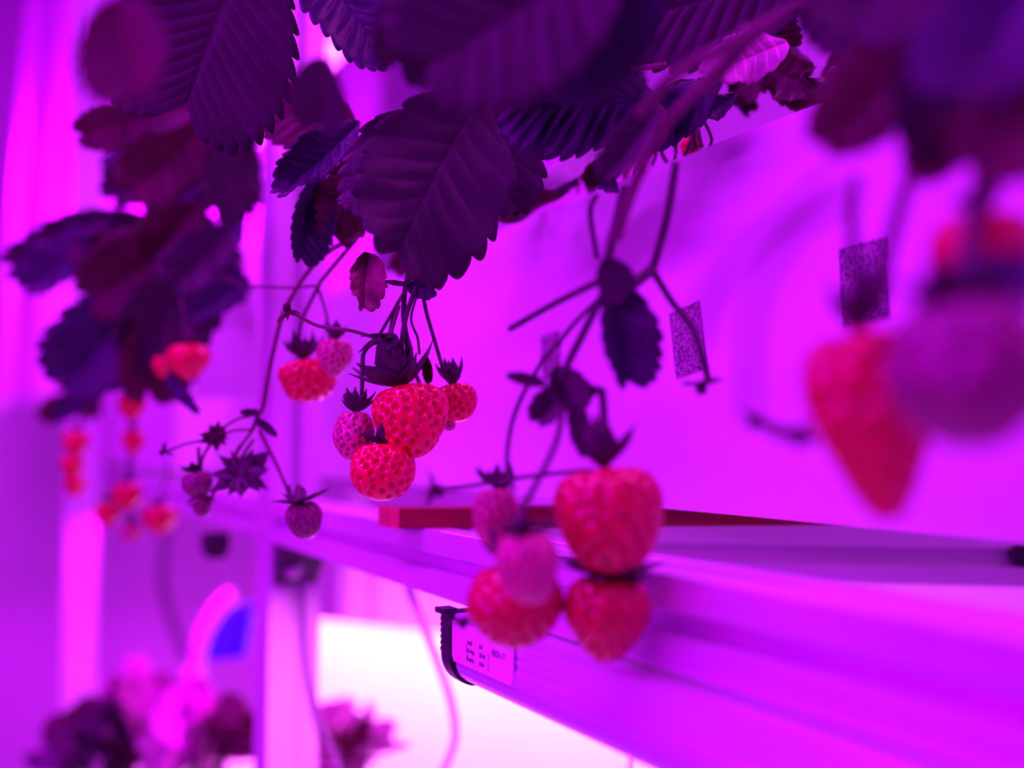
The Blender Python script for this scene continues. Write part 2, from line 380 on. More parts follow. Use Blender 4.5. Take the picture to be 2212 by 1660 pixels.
# near post with bracket and bolt
e = empty('rack_post', (.25, .875, 0), 'white slotted aluminium post left of the wide red back berry', 'post')
mb = MB(); mb.prism(slot_profile(.044, .044, .010), (.25, .875, 0), (.25, .875, 2.2), (1, 0, 0), (0, 1, 0)); mb.build('post_profile', M_alu, e, bevel=.0012)
br = MB(); bx = .25; by = .853
br.prism([(0, 0), (.034, 0), (.034, -.004), (.004, -.034), (0, -.034)], (bx-.018, by, ZR-.0185), (bx+.018, by, ZR-.0185), (0, -1, 0), UP)
b_ = br.build('corner_bracket', M_black, e, bevel=.001)
mb = MB(); mb.tube([(bx-.004, by-.017, ZR-.034), (bx-.010, by-.024, ZR-.042)], .0065, 12); mb.build('bolt', M_steel, b_, smooth=True)
# far post
pf = P(172, 1200, 1.75)
e = empty('rack_post', (pf.x, pf.y, 0), 'far pale rack post at the left, rising behind the small red berries', 'post')
mb = MB(); mb.prism(slot_profile(.052, .052, .006, .003), (pf.x, pf.y, 0), (pf.x, pf.y, 2.6), (1, 0, 0), (0, 1, 0)); mb.build('post_profile', M_alu, e, bevel=.004)

# ---------------------------------------------------------------- troughs
def trough(x0, x1, y0, y1, z0, z1, label, surface=True):
    e = empty('planting_trough', ((x0+x1)/2, (y0+y1)/2, z0), label, 'planter', None)
    mb = MB(); t = .003
    mb.box((x0, y0, z0), (x0+t, y1, z1)); mb.box((x1-t, y0, z0), (x1, y1, z1)); mb.box((x0+t, y0, z0), (x1-t, y1, z0+t)); mb.box((x0+t, y0, z0+t), (x1-t, y0+t, z1)); mb.box((x0+t, y1-t, z0+t), (x1-t, y1, z1))
    mb.build('tray', M_panel, e)
    mb = MB(); nx, ny = 14, 120; vs = []
    for i in range(nx+1):
        for j in range(ny+1):
            vs.append((x0+t+(x1-x0-2*t)*i/nx, y0+t+(y1-y0-2*t)*j/ny, z1-.012+rng.uniform(-.006, .006)))
    mb.add(vs, [(i*(ny+1)+j, (i+1)*(ny+1)+j, (i+1)*(ny+1)+j+1, i*(ny+1)+j+1) for i in range(nx) for j in range(ny)])
    o = mb.build('substrate', M_soil, e, smooth=True); o['kind'] = 'stuff'
    return e
T1 = trough(.335, .62, -.5, 1.28, CZ-.036, CZ+.152, 'long white planting trough whose smooth side fills the right half')
T2 = trough(.228, .50, .935+.36, 2.7, CZ-.036, CZ+.150, 'far white planting trough behind the distant red berries at left')
# perforated strip over the trough edge
def netstrip(name, q, nu, nv, hole, label, cat, m=M_panel, wave=0.0):
    a, b, c, d = [Vector(v) for v in q]; mb = MB(); g = {}
    vs = []; fs = []
    def pt(u, v):
        p = (a*(1-u)+b*u)*(1-v)+(d*(1-u)+c*u)*v; return p+Vector((-1, 0, 0))*wave*math.sin(u*9)*v
    for i in range(nu):
        for j in range(nv):
            sh = .5*(j % 2); cu, cv = (i+.5)/nu, (j+.5)/nv; hu, hv = hole/nu/2, hole/nv/2
            k = len(vs); o4 = [(i/nu, j/nv), ((i+1)/nu, j/nv), ((i+1)/nu, (j+1)/nv), (i/nu, (j+1)/nv)]
            h = [(cu-hu, cv-hv*.5), (cu-hu*.4, cv-hv), (cu+hu*.4, cv-hv), (cu+hu, cv-hv*.5), (cu+hu, cv+hv*.5), (cu+hu*.4, cv+hv), (cu-hu*.4, cv+hv), (cu-hu, cv+hv*.5)]
            vs += [pt(*x) for x in o4+h]
            fs += [tuple(k+x for x in f) for f in ((0, 1, 6, 5), (1, 7, 6), (1, 2, 8, 7), (2, 9, 8), (2, 3, 10, 9), (3, 11, 10), (3, 0, 4, 11), (0, 5, 4))]
    mb.add(vs, fs); o = mb.build(name, m, None); solidify(o, .0006); return tag(o, label, cat)
netstrip('perforated_strip', [P(1120, 400, .60), P(1360, 270, .52), P(1352, 330, .56), P(1130, 440, .64)], 46, 9, .62, 'white perforated plastic strip peeking out under the crinkled dark leaf', 'strip')
netstrip('mesh_sheet', [P(415, 655, .98), P(555, 610, .93), P(555, 860, .93), P(415, 860, .98)], 34, 50, .45, 'fine white mesh sheet hanging left of the slotted post', 'mesh')

# tapes stuck on the trough's side
def tape(px, py, w, h, tilt, label):
    c = onX(px, py, .3347); mb = MB(); a = math.radians(tilt); yy = Vector((0, -math.cos(a), math.sin(a))); zz = Vector((0, math.sin(a), math.cos(a)))
    n = 14; pts = [];
    cs = [c-yy*w/2-zz*h/2, c+yy*w/2-zz*h/2, c+yy*w/2+zz*h/2, c-yy*w/2+zz*h/2]
    vs = []
    for i in range(4):
        p0, p1 = cs[i], cs[(i+1) % 4]; d = (p1-p0); nn = Vector((0, d.z, -d.y)).normalized()
        m_ = 40 if i % 2 else 16
        for k in range(m_): vs.append(p0+d*(k/m_)+nn*(.0006 if k % 2 else 0))
    vs2 = [v-Vector((.0006, 0, 0)) for v in vs]; N = len(vs)
    mb.add(vs+vs2, [tuple(range(N))[::-1], tuple(range(N, 2*N))]+[(i, (i+1) % N, N+(i+1) % N, N+i) for i in range(N)])
    return tag(mb.build('hook_tape_patch', M_tape, None), label, 'tape')
M_tape = bpy.data.materials.new('speckled_hook_tape'); M_tape.use_nodes = True
nt = M_tape.node_tree; b = nt.nodes['Principled BSDF']; tc = nt.nodes.new('ShaderNodeTexCoord'); n1 = nt.nodes.new('ShaderNodeTexNoise')
n1.inputs['Scale'].default_value = 1100; n1.inputs['Detail'].default_value = 3; rp_ = nt.nodes.new('ShaderNodeValToRGB')
rp_.color_ramp.elements[0].position = .40; rp_.color_ramp.elements[1].position = .62; rp_.color_ramp.elements[0].color = (.03, .03, .05, 1); rp_.color_ramp.elements[1].color = (.55, .5, .5, 1)
nt.links.new(tc.outputs['Object'], n1.inputs['Vector']); nt.links.new(n1.outputs[0], rp_.inputs[0]); nt.links.new(rp_.outputs[0], b.inputs['Base Color']); b.inputs['Roughness'].default_value = .6
bu = nt.nodes.new('ShaderNodeBump'); bu.inputs['Distance'].default_value = .0008; nt.links.new(n1.outputs[0], bu.inputs['Height']); nt.links.new(bu.outputs[0], b.inputs['Normal'])
tape(1486, 735, .026, .036, 9, 'clearest speckled grey tape patch on the trough side, right of the dark folded leaf')
tape(1190, 770, .024, .030, 3, 'speckled grey tape patch on the trough side, leftmost, behind the thin stems')
tape(1866, 610, .026, .034, 2, 'speckled grey tape patch on the trough side above the big blurred red berry')

# ---------------------------------------------------------------- board and cross beam under the trough
zb = CZ-.0375
pa = P(817, 1094, .60); pb = P(862, 1096, .575); pc = P(1900, 1096, .60); 
mb = MB(); A_ = Vector((pa.x, pa.y, zb)); B_ = Vector((pb.x, pb.y, zb)); D_ = Vector((pc.x, pc.y, zb)); dirv = (D_-B_).normalized(); n_ = (A_-B_)
h_ = Vector((0, 0, -.0112)); C_ = D_+n_
mb.add([B_, D_, C_, A_, B_+h_, D_+h_, C_+h_, A_+h_], [(0, 1, 2, 3), (7, 6, 5, 4), (0, 4, 5, 1), (1, 5, 6, 2), (2, 6, 7, 3)], 0)
mb.add([A_, B_, B_+h_, A_+h_], [(0, 3, 2, 1)], 1)
o = mb.build('wooden_batten', [M_wood, M_woodend], None, bevel=.0004); tag(o, 'flat reddish wooden batten under the white trough, its pale end grain at left', 'batten')
q0 = P(1150, 1197, .72); q1 = P(2330, 1193, .66); q0.z = q1.z = CZ-.0735; dv_ = (q1-q0).normalized(); sv = Vector((-dv_.y, dv_.x, 0))
e = empty('cross_beam', (q0+q1)/2, 'white slotted cross beam under the trough at the right, with a dark groove', 'beam')
rail('beam_profile', q0, q1, sv, .034, .038, None, None, g=.0115, parent=e)
qq = P(2204, 1195, .655); mb = MB(); mb.prism([(-.010, -.0055), (.010, -.0055), (.010, .0055), (-.010, .0055)], qq-dv_*.006, qq+dv_*.03, sv, UP); tag(mb.build('slot_cover', M_black, e), 'black slot cover')

# ---------------------------------------------------------------- tube lamp under the rail
ye = onX(1008, 1380, .228).y; y_near = -.35; zt = CZ-.0850; xc = .232
e = empty('tube_lamp', (xc, (ye+y_near)/2, zt), 'slim ribbed tube lamp fixed under the shelf rail, with a printed sticker at its end', 'lamp')
prof = []; nr = 9
for i in range(nr+1):
    z = -.0008-.0165*i/nr; prof.append((-.0118-(.0006 if i % 2 else 0), z))
prof += [(-.0130, -.0180), (-.0130, -.0245)]; prof2 = [(a, b) for a, b in prof]
body = prof2+[(.0130, -.0245), (.0130, -.0180)]+[(.0118, -.0175), (.0118, -.0008)]
mb = MB(); mb.prism(body, (xc, ye-.003, zt), (xc, y_near, zt), (1, 0, 0), UP); mb.build('housing', M_alu, e, bevel=.0002)
arc = [(.0128*math.cos(a), -.0246-.0115*math.sin(a)) for a in np.linspace(0, math.pi, 15)]
mb = MB(); mb.prism(arc, (xc, ye-.006, zt), (xc, y_near, zt), (1, 0, 0), UP); mb.build('diffuser_tube', M_tube, e, smooth=False)
# curved ribbed end clip
mb = MB(); n = 26; out = []; inn = []
for i in range(n+1):
    s = i/n
    if s < .55: x, z = -.0150-.0006*(i % 2), .0-.0215*(s/.55)
    else:
        a = (s-.55)/.45*math.radians(118); x, z = -.0150+.0155*(1-math.cos(a))*1.0, -.0215-.0165*math.sin(a)
    out.append((x, z)); inn.append((x+.0035 if s < .55 else x+.0035*math.cos((s-.55)*2), z+(.003 if s > .55 else 0)))
clip = [(-.0185, .0015), (-.0185, -.0010)]+out+inn[::-1]+[(-.0105, .0015)]
mb.prism(clip, (xc, ye+.007, zt), (xc, ye-.003, zt), (1, 0, 0), UP)
mb.prism([(-.0115, 0), (.0125, 0), (.0125, -.028), (.006, -.034), (-.006, -.0365), (-.0115, -.030)], (xc, ye+.005, zt), (xc, ye-.001, zt), (1, 0, 0), UP)
tag(mb.build('end_clip', M_black, e), 'dark ribbed plastic end clip')
# sticker
xf = xc-.0140; yl0, yl1 = ye-.004, ye-.068; zl0, zl1 = zt-.0040, zt-.0235
lab = MB(); c_ = .0025; pts = [(yl0, zl0), (yl1, zl0), (yl1, zl1+c_), (yl1+c_*.4, zl1+c_*.3), (yl1+c_, zl1), (yl0-c_, zl1), (yl0-c_*.3, zl1+c_*.4), (yl0, zl1+c_)]
lab.add([(xf, a, b) for a, b in pts]+[(xf+.0009, a, b) for a, b in pts], [tuple(range(8)), tuple(range(8, 16))[::-1]]+[(i, (i+1) % 8, 8+(i+1) % 8, 8+i) for i in range(8)])
st_ = lab.build('sticker', M_label, e); tag(st_, 'pale printed rating sticker')
def text(s, y, z, size, m, parent, sx=1.0, name='printed_text'):
    cu = bpy.data.curves.new(name, 'FONT'); cu.body = s; cu.size = size; cu.extrude = 0.00003; cu.offset = size*.018
    t = bpy.data.objects.new(name, cu); COL.objects.link(t); dg = bpy.context.evaluated_depsgraph_get(); dg.update()
    me = bpy.data.meshes.new_from_object(t.evaluated_get(dg)); bpy.data.objects.remove(t)
    for v in me.vertices:
        x, yy_, _ = v.co; v.co = (xf-.0001, y-x*sx, z+yy_)
    o = link(name, me, m, parent, False); return o
for s, y, z, sz, sx, m in [('NX31-17', -.0475, -.0135, .0044, .80, M_ink), ('Freq(Hz)', -.0215, -.0205, .0027, .75, M_ink), ('50-60', -.0345, -.0205, .0027, .8, M_ink),
                     ('AC Voltage', -.0215, -.0165, .0027, .62, M_ink), ('220-240', -.0345, -.0165, .0027, .7, M_ink), ('Length', -.0215, -.0125, .0027, .75, M_ink), ('0.87', -.0345, -.0125, .0027, .8, M_ink),
                     ('|', -.0435, -.0205, .0040, 1, M_ink), ('|', -.0435, -.0160, .0040, 1, M_ink), ('|', -.0205, -.0205, .0040, 1, M_ink), ('|', -.0205, -.0160, .0040, 1, M_ink)]:
    text(s, ye+y, zt+z, sz, m, st_, sx)

# ---------------------------------------------------------------- overhead lamps of the upper tier
def overhead(y0, y1, x, z, label):
    e = empty('overhead_lamp', (x, (y0+y1)/2, z), label, 'lamp', None)
    mb = MB(); mb.box((x-.02, y0, z), (x+.02, y1, z+.03)); mb.build('housing', M_alu, e)
    mb = MB(); mb.box((x-.015, y0+.01, z-.010), (x+.015, y1-.01, z)); mb.build('light_face', M_led, e)
    if y0 < 1:
        mb = MB(); mb.box((.27, .862, z+.004), (x-.02, .888, z+.026)); mb.build('bracket_arm', M_alu, e)
overhead(.3, 1.5, .50, CZ+.62, 'near overhead grow lamp glowing white through the gap between the top leaves')
overhead(1.50, 2.8, .50, CZ+.62, 'far overhead grow lamp glowing above the left plants')

# ---------------------------------------------------------------- background things
# hanging reflective curtain with folds
cu_ = MB(); nx, nz = 70, 30; vs = []
for i in range(nx+1):
    for j in range(nz+1):
        u = i/nx; v = j/nz
        x = .02+1.0*u+.10*(1-v)*u*0; y = 2.95+.05*math.sin(u*34+3*v)+.03*math.sin(u*71+1+5*v); vs.append((x+.12*v, y, CZ+.05+1.35*v+.04*math.sin(u*9)*(1-v)))
cu_.add(vs, [(i*(nz+1)+j, (i+1)*(nz+1)+j, (i+1)*(nz+1)+j+1, i*(nz+1)+j+1) for i in range(nx) for j in range(nz)])
o = cu_.build('film_curtain', M_film, None, smooth=True); solidify(o, .001); tag(o, 'bright folded reflective film curtain hanging at the far left', 'curtain')
# white boards in the lower tier
def board(q, th, name, label, cat, m=M_white):
    a, b, c, d = [Vector(v) for v in q]; n = (b-a).cross(d-a).normalized()*th; mb = MB()
    mb.add([a, b, c, d, a+n, b+n, c+n, d+n], [(0, 1, 2, 3), (7, 6, 5, 4), (0, 4, 5, 1), (1, 5, 6, 2), (2, 6, 7, 3), (3, 7, 4, 0)])
    return tag(mb.build(name, m, None, bevel=.001), label, cat)
def drop(p, dz): return Vector((p.x, p.y, p.z-dz))
a = P(655, 1335, 1.55); b2 = P(1500, 1430, 1.42); board([a, b2, drop(b2, .55), drop(a, .55)], -.008, 'reflector_board', 'glaring white board in the lower tier under the tube lamp', 'board')
a = P(742, 1180, 2.05); b2 = P(1750, 1180, 1.75); board([a, b2, drop(b2, 1.0), drop(a, 1.0)], -.008, 'reflector_board', 'pinkish white board farther back, showing just below the rail', 'board')
pp = P(770, 1300, 1.95); mb = MB(); mb.prism(slot_profile(.03, .03, .006, .005), (pp.x, pp.y, 0), (pp.x, pp.y, CZ-.10), (1, 0, 0), (0, 1, 0)); tag(mb.build('rack_post', M_alu, None, bevel=.002), 'thin pale post rising behind the glaring white board', 'post')
pp = P(1465, 1640, 1.2); mb = MB(); mb.prism(slot_profile(.016, .016, .004, .003), (pp.x, pp.y, .3), (pp.x, pp.y, CZ-.14), (1, 0, 0), (0, 1, 0)); e = tag(mb.build('wire_frame_leg', M_groove, None), 'dark thin upright with a pale brace at the bottom edge of the photo', 'frame')
mb = MB(); mb.tube([P(1450, 1690, 1.19), P(1515, 1625, 1.19)], .008, 8); mb.build('brace', M_alu, e)
mb = MB(); mb.tube([P(1545, 1760, 1.19), P(1540, 1620, 1.19)], .009, 8); mb.build('brace', M_alu, e)
# cables and hoses
def cable(name, pts, r, m, label, cat='cable'):
    mb = MB(); mb.tube([P(*p) for p in pts], r, 10); return tag(mb.build(name, m, None, smooth=True), label, cat)
cable('cable', [(880, 1262, .80), (905, 1330, .80), (945, 1430, .80), (975, 1520, .80), (982, 1600, .80), (955, 1670, .80), (930, 1720, .80)], .0036, M_cable, 'pale thick cable curving down in front of the glaring white board')
cable('cable', [(652, 1190, .85), (655, 1300, .85), (662, 1420, .85), (680, 1520, .85), (725, 1640, .85), (760, 1720, .85)], .0022, M_cabled, 'thin cable hanging just right of the slotted post')
cable('cable', [(1392, 1560, .44), (1372, 1590, .44), (1360, 1640, .44), (1352, 1720, .44)], .0018, M_cabled, 'dark short cable below the tube lamp at the bottom edge')
cable('cable', [(366, 1100, 1.42), (360, 1150, 1.9), (352, 1260, 2.3), (372, 1340, 2.3), (405, 1430, 2.3)], .010, M_cabled, 'dark cable sagging between the two posts')
cable('water_hose', [(505, 1285, 1.25), (468, 1320, 1.25), (435, 1380, 1.25), (418, 1460, 1.25)], .0110, M_pipe, 'white bent water hose left of the slotted post', 'hose')
mb = MB(); mb.ball(P(417, 1462, 1.25), .016); tag(mb.build('hose_fitting', M_pipe, None, smooth=True), 'round pale fitting at the lower end of the white hose', 'fitting')
mb = MB(); a0, a1 = P(500, 1310, 1.30), P(480, 1425, 1.30); mb.prism([(-.022, -.004), (.030, -.004), (.030, .004), (-.022, .004)], a0, a1, (RM @ Vector((1, .1, 0))), (RM @ Vector((0, 0, 1)))); tag(mb.build('blue_plastic_strip', M_blue, None, bevel=.002), 'vivid blue plastic strip beside the white hose', 'strip')
c0 = P(465, 1168, .98); mb = MB(); mb.box((c0.x-.012, c0.y-.012, c0.z-.012), (c0.x+.012, c0.y+.012, c0.z+.008)); mb.box((c0.x-.009, c0.y-.009, c0.z-.017), (c0.x+.009, c0.y+.009, c0.z-.012)); tag(mb.build('black_clamp', M_black, None, bevel=.003), 'small black clamp under the far rail, left of the slotted post', 'clamp')
cable('label_wire', [(1535, 720, .20), (1575, 600, .20), (1680, 500, .20), (1800, 430, .20)], .0008, M_cable, 'pale blurred runner arching in front of the trough side at right', 'runner')

# ================================================================ plants
def plant(px, py, d, label): return empty('strawberry_plant', P(px, py, d), label, 'plant')
# --- the central plant with the sharp cluster
pl = plant(905, 540, .52, 'strawberry plant whose broad veined leaf hangs over the sharp red berry cluster')
leaf(pl, (1045, 205, .50), (795, 612, .475), 350, roll=-14, fold=.22, curl=.35, teeth=9, pleat=.8, wav=.7, round_=.9)
leaf(pl, (900, 235, .515), (795, 500, .50), 210, roll=38, fold=.35, curl=.25, teeth=9, pleat=.8, wav=.5)
leaf(pl, (1075, 210, .515), (1095, 470, .525), 240, roll=20, fold=.3, curl=.3, teeth=8, wav=.4)
leaf(pl, (795, 545, .505), (772, 692, .50), 96, roll=-20, fold=.5, curl=.5, teeth=7, wav=1.0, mt=M_leafd)
leaf(pl, (1230, 410, .60), (960, 520, .62), 90, roll=60, fold=.3, teeth=8, wav=.6, mt=M_leafr)
leaf(pl, (1120, 390, .60), (1010, 500, .60), 60, roll=40, fold=.4, teeth=8, wav=.6, mt=M_leafb)
for pts, r in [([(915, 530, .505), (905, 600, .50), (878, 680, .50), (868, 745, .50), (868, 800, .50)], .0012),
            ([(912, 545, .505), (880, 600, .505), (872, 680, .502), (880, 750, .505), (872, 800, .505)], .0013),
            ([(905, 560, .51), (880, 620, .51), (852, 670, .51), (840, 735, .51)], .0008),
            ([(880, 620, .50), (845, 680, .50), (816, 730, .50)], .0008),
            ([(900, 640, .50), (888, 690, .50), (902, 730, .505), (906, 765, .51)], .0006),
            ([(908, 600, .51), (920, 670, .515), (940, 740, .52), (962, 815, .525)], .0010),
            ([(868, 560, .51), (905, 550, .51), (920, 540, .51)], .0022),
            ([(912, 545, .505), (912, 580, .505), (905, 610, .502)], .0022)]:
    stem(pl, pts, r, 'truss_stem', M_stemd)
o = leaf(pl, (878, 620, .50), (948, 624, .50), 52, roll=15, fold=.4, curl=.3, teeth=3, wav=.3, mt=M_leafb, name='bract')
o = leaf(pl, (880, 615, .50), (826, 612, .50), 14, roll=30, fold=.3, curl=.4, teeth=3, name='bract')
bud(842, 742, .495, 150, 'large dark drooping calyx above the sharp red cluster', 'spent_flower', roll=-25, n=10, lift=-.75, stalk=[(846, 715, .497), (862, 660, .50)])
berry(882, 908, .500, 152, 170, 'largest sharp red strawberry at the top of the central cluster', roll=12, lean=6, ripe=1, seg=210, pits=135, shape='wide', lobe=(.0, .26, .42), lift=.60, sep=1.4, sepn=2, stalk=[(870, 790, .50), (868, 740, .50)], nsep=11)
berry(826, 1019, .492, 140, 128, 'lowest sharp red strawberry of the central cluster', roll=-4, lean=12, seg=200, pits=105, shape='round', lift=.7, sep=.75, stalk=[(838, 935, .50), (850, 900, .512)], nsep=9)
berry(765, 940, .505, 92, 112, 'pink unripe strawberry at the left of the central cluster', roll=-2, lean=8, ripe=0, seg=160, pits=120, shape='round', lift=.8, sep=1.0, stalk=[(780, 870, .507), (783, 800, .507), (787, 760, .507), (815, 735, .505)], nsep=11)
berry(985, 868, .530, 92, 88, 'small red strawberry half hidden at the right of the central cluster', roll=8, lean=4, seg=130, pits=70, shape='round', lift=1.3, sep=1.1, stalk=[(963, 815, .528), (955, 795, .526)], nsep=8)
berry(966, 912, .535, 34, 44, 'tiny pale unripe strawberry peeping out behind the big red one', roll=40, ripe=0, seg=60, pits=40, shape='round', nsep=7, sep=1.2)
leaf(pl, (920, 770, .515), (945, 830, .515), 40, roll=50, fold=.4, curl=.6, teeth=6, mt=M_leafr, name='bract')
bud(620, 664, .505, 60, 'tiny pink spent flower on a long thin stalk, left of the drooping calyx', roll=200, n=9, red=True, lift=.9, stalk=[(640, 680, .505), (690, 705, .503), (760, 715, .50), (825, 735, .50)])

# --- plant just behind, left
pl = plant(770, 470, .62, 'strawberry plant behind the central one, with long bare trusses drooping left')
leaf(pl, (778, 262, .53), (592, 455, .53), 120, roll=35, fold=.45, curl=.3, teeth=10, pleat=1.3, wav=.6, mt=M_leafb)
leaf(pl, (690, 380, .56), (625, 585, .56), 130, roll=-30, fold=.5, curl=.4, teeth=9, mt=M_leafb)
leaf(pl, (770, 285, .57), (545, 225, .60), 160, roll=10, fold=.15, curl=.1, teeth=9, mt=M_leafr)
leaf(pl, (790, 330, .56), (700, 520, .58), 150, roll=-20, fold=.3, curl=.5, teeth=9, wav=1.2, mt=M_leafr)
leaf(pl, (800, 300, .57), (740, 420, .56), 90, roll=40, fold=.4, curl=.3, teeth=9, wav=1.4, mt=M_leafr)
for pts, r in [([(780, 505, .56), (690, 560, .58), (620, 660, .60), (590, 760, .60), (568, 880, .60)], .0014),
            ([(775, 510, .57), (700, 600, .58), (690, 615, .60), (650, 700, .61), (645, 770, .62)], .0012),
            ([(540, 618, .62), (620, 622, .61), (680, 618, .60)], .0009), ([(685, 615, .60), (705, 680, .61), (712, 735, .62)], .0009),
            ([(568, 880, .60), (555, 905, .60), (545, 930, .60)], .0013), ([(545, 930, .60), (520, 965, .60), (505, 990, .60)], .0010), ([(560, 930, .60), (600, 1010, .59), (632, 1085, .57)], .0011),
            ([(540, 900, .60), (515, 905, .60), (480, 925, .60)], .0008), ([(545, 930, .60), (510, 930, .60), (480, 940, .60)], .0008),
            ([(455, 960, .60), (437, 990, .60), (436, 1020, .61)], .0009), ([(450, 950, .60), (400, 960, .60), (365, 975, .60)], .0008), ([(520, 960, .60), (475, 1040, .60), (452, 1085, .60)], .0010), ([(548, 950, .60), (530, 975, .60), (515, 1000, .60)], .0010)]:
    stem(pl, pts, r, 'truss_stem', M_stem)
leaf(pl, (548, 905, .60), (622, 938, .60), 26, roll=30, fold=.4, curl=.8, teeth=3, mt=M_leaf, name='bract')
leaf(pl, (565, 892, .60), (515, 900, .60), 22, roll=30, fold=.4, curl=.8, teeth=3, mt=M_leaf, name='bract')
leaf(pl, (360, 815, .68), (442, 905, .68), 30, roll=10, fold=.3, curl=.2, teeth=3, mt=M_leafb, name='bract')
berry(665, 820, .615, 130, 100, 'wide flattened red strawberry behind the cluster, under a pink one', roll=8, lean=0, seg=110, pits=90, shape='wide', lift=1.1, sep=.9, flat=.8, stalk=[(645, 765, .62), (648, 720, .615)])
berry(722, 772, .585, 82, 88, 'pink unripe strawberry overlapping the wide flattened red one', roll=-4, ripe=0, seg=110, pits=110, shape='cone', lift=1.2, sep=.9, stalk=[(713, 728, .60), (706, 690, .61)])
berry(657, 1122, .565, 78, 86, 'pink unripe strawberry with spread sepals, hanging lowest left of the centre', roll=8, ripe=0, seg=120, pits=170, shape='round', material=M_dusk, lift=.4, sep=1.6, nsep=7, stalk=[(632, 1080, .567), (622, 1050, .57)])
berry(427, 1045, .60, 66, 62, 'small dark unripe strawberry left of the round dark calyx', roll=15, ripe=0, seg=70, pits=90, material=M_dusk, shape='round', lift=.5, sep=.9, stalk=[(436, 1015, .605)])
berry(436, 1092, .60, 44, 50, 'tiny dark unripe strawberry with pointed sepals, below the other small one', roll=5, ripe=0, seg=60, pits=40, material=M_dusk, shape='round', lift=-.9, sep=1.6, nsep=7)
bud(467, 942, .60, 66, 'reddish spent flower with spiky sepals on the left truss', n=11, red=True, lift=.1, axis=camdir(P(467, 942, .6))*-1)
bud(350, 978, .60, 44, 'small dark bud at the far left tip of the left truss', roll=-60, n=7, lift=.6)
bud(525, 1032, .60, 130, 'large dark many-pointed calyx in the middle of the left truss', n=12, lift=.15, axis=(camdir(P(525, 1032, .6))*-1+Vector((0, 0, -.5))).normalized())

# --- top leaves, close to the focus
pl = plant(560, -80, .50, 'strawberry plant with the large sharp toothed leaf in the upper left')
leaf(pl, (545, -150, .49), (385, 285, .50), 410, roll=8, fold=.10, curl=.25, pk=1.0, teeth=13, pleat=.5, wav=.25, mt=M_leaf, round_=.8, asym=.0)
leaf(pl, (640, -170, .51), (855, 200, .51), 260, roll=-30, fold=.25, curl=.3, teeth=12, pleat=1.2, wav=.3, mt=M_leafb)
leaf(pl, (700, 120, .33), (700, 275, .35), 150, roll=30, fold=.3, curl=.3, teeth=7, res=.6)
leaf(pl, (250, -10, .29), (325, 260, .29), 230, roll=20, fold=.4, curl=.5, teeth=7, res=.6, mt=M_leafr)
leaf(pl, (470, -90, .36), (340, 20, .36), 120, roll=50, fold=.4, curl=.5, teeth=7, res=.6)
stem(pl, [(560, -80, .50), (600, -200, .5)], .002, 'leaf_stalk')
pl = plant(1250, 0, .40, 'strawberry plant whose dark blurred leaves crowd the top centre')
leaf(pl, (1330, -120, .33), (880, 215, .33), 430, roll=20, fold=.2, curl=.4, teeth=9, res=.6)
leaf(pl, (1010, -140, .36), (820, 150, .38), 260, roll=-30, fold=.3, curl=.4, teeth=9, res=.6, mt=M_leaf)
leaf(pl, (1420, -90, .34), (1150, 170, .36), 300, roll=-10, fold=.3, curl=.3, teeth=9, res=.6, mt=M_leafb)
leaf(pl, (1420, 215, .455), (1065, 215, .475), 240, roll=-25, fold=.45, curl=.3, teeth=11, pleat=6, wav=.5, mt=M_leafb)
leaf(pl, (1760, -60, .50), (1290, 60, .52), 300, roll=10, fold=.15, curl=.1, teeth=12, pleat=1.1, mt=M_leaf)
leaf(pl, (1430, -40, .52), (1180, 190, .54), 260, roll=15, fold=.2, curl=.1, teeth=10)
leaf(pl, (1560, -30, .54), (1730, 120, .54), 120, roll=0, fold=.2, curl=.1, teeth=10, mt=M_leafr)
stem(pl, [(1262, 88, .47), (1300, 130, .47), (1360, 148, .47), (1440, 140, .47)], .0013, 'leaf_stalk', M_stem)
stem(pl, [(1620, 60, .36), (1530, 170, .36), (1430, 280, .36), (1370, 400, .36), (1330, 520, .36)], .0022, 'truss_stem', M_stem)
stem(pl, [(1700, 20, .36), (1590, 120, .36), (1530, 210, .37)], .0016, 'leaf_stalk', M_stemd)
stem(pl, [(1850, -60, .34), (1640, 60, .34), (1460, 160, .35), (1380, 250, .36)], .0022, 'leaf_stalk', M_stem)

# crown clumps sitting on the trough's edge
pl = plant(1430, 250, .52, 'strawberry crown with dark hairy bases on the trough edge at upper centre')
for (b, t, wd_, rl, mt_) in [((1560, 180, .50), (1360, 330, .54), 130, 20, M_leafb), ((1500, 170, .52), (1450, 300, .52), 150, 60, M_leaf), ((1420, 220, .50), (1370, 350, .50), 100, 0, M_leafr), ((1590, 200, .52), (1480, 290, .52), 70, 30, M_leafb), ((1640, 160, .56), (1800, 210, .56), 90, 30, M_leafr),
                             ((1700, 90, .50), (1480, 190, .49), 120, 10, M_leafl), ((1620, 130, .57), (1850, 220, .50), 110, 10, M_leafr), ((1700, 200, .55), (1850, 120, .50), 90, 40, M_leaf), ((1780, 150, .47), (1870, 180, .47), 70, 0, M_leafb), ((1330, 350, .57), (1250, 400, .57), 60, 0, M_leafr), ((1290, 345, .57), (1360, 420, .55), 70, 20, M_leafb)]:
    leaf(pl, b, t, wd_, roll=rl, fold=.4, curl=.4, teeth=8, wav=1.0, mt=mt_, res=.8)
for k in range(26):
    x = random.uniform(1240, 1560); y = 592-.399*(x-830)-random.uniform(2, 40); d = .335/((x-1106)/2212*.8813+.4725)+.01
    stem(pl, [(x, y+30, d), (x+random.uniform(-15, 15), y, d), (x+random.uniform(-40, 40), y-random.uniform(30, 70), d+random.uniform(-.03, .02))], random.uniform(.0006, .0016), 'leaf_stalk', random.choice([M_stem, M_stemd, M_leafd]))
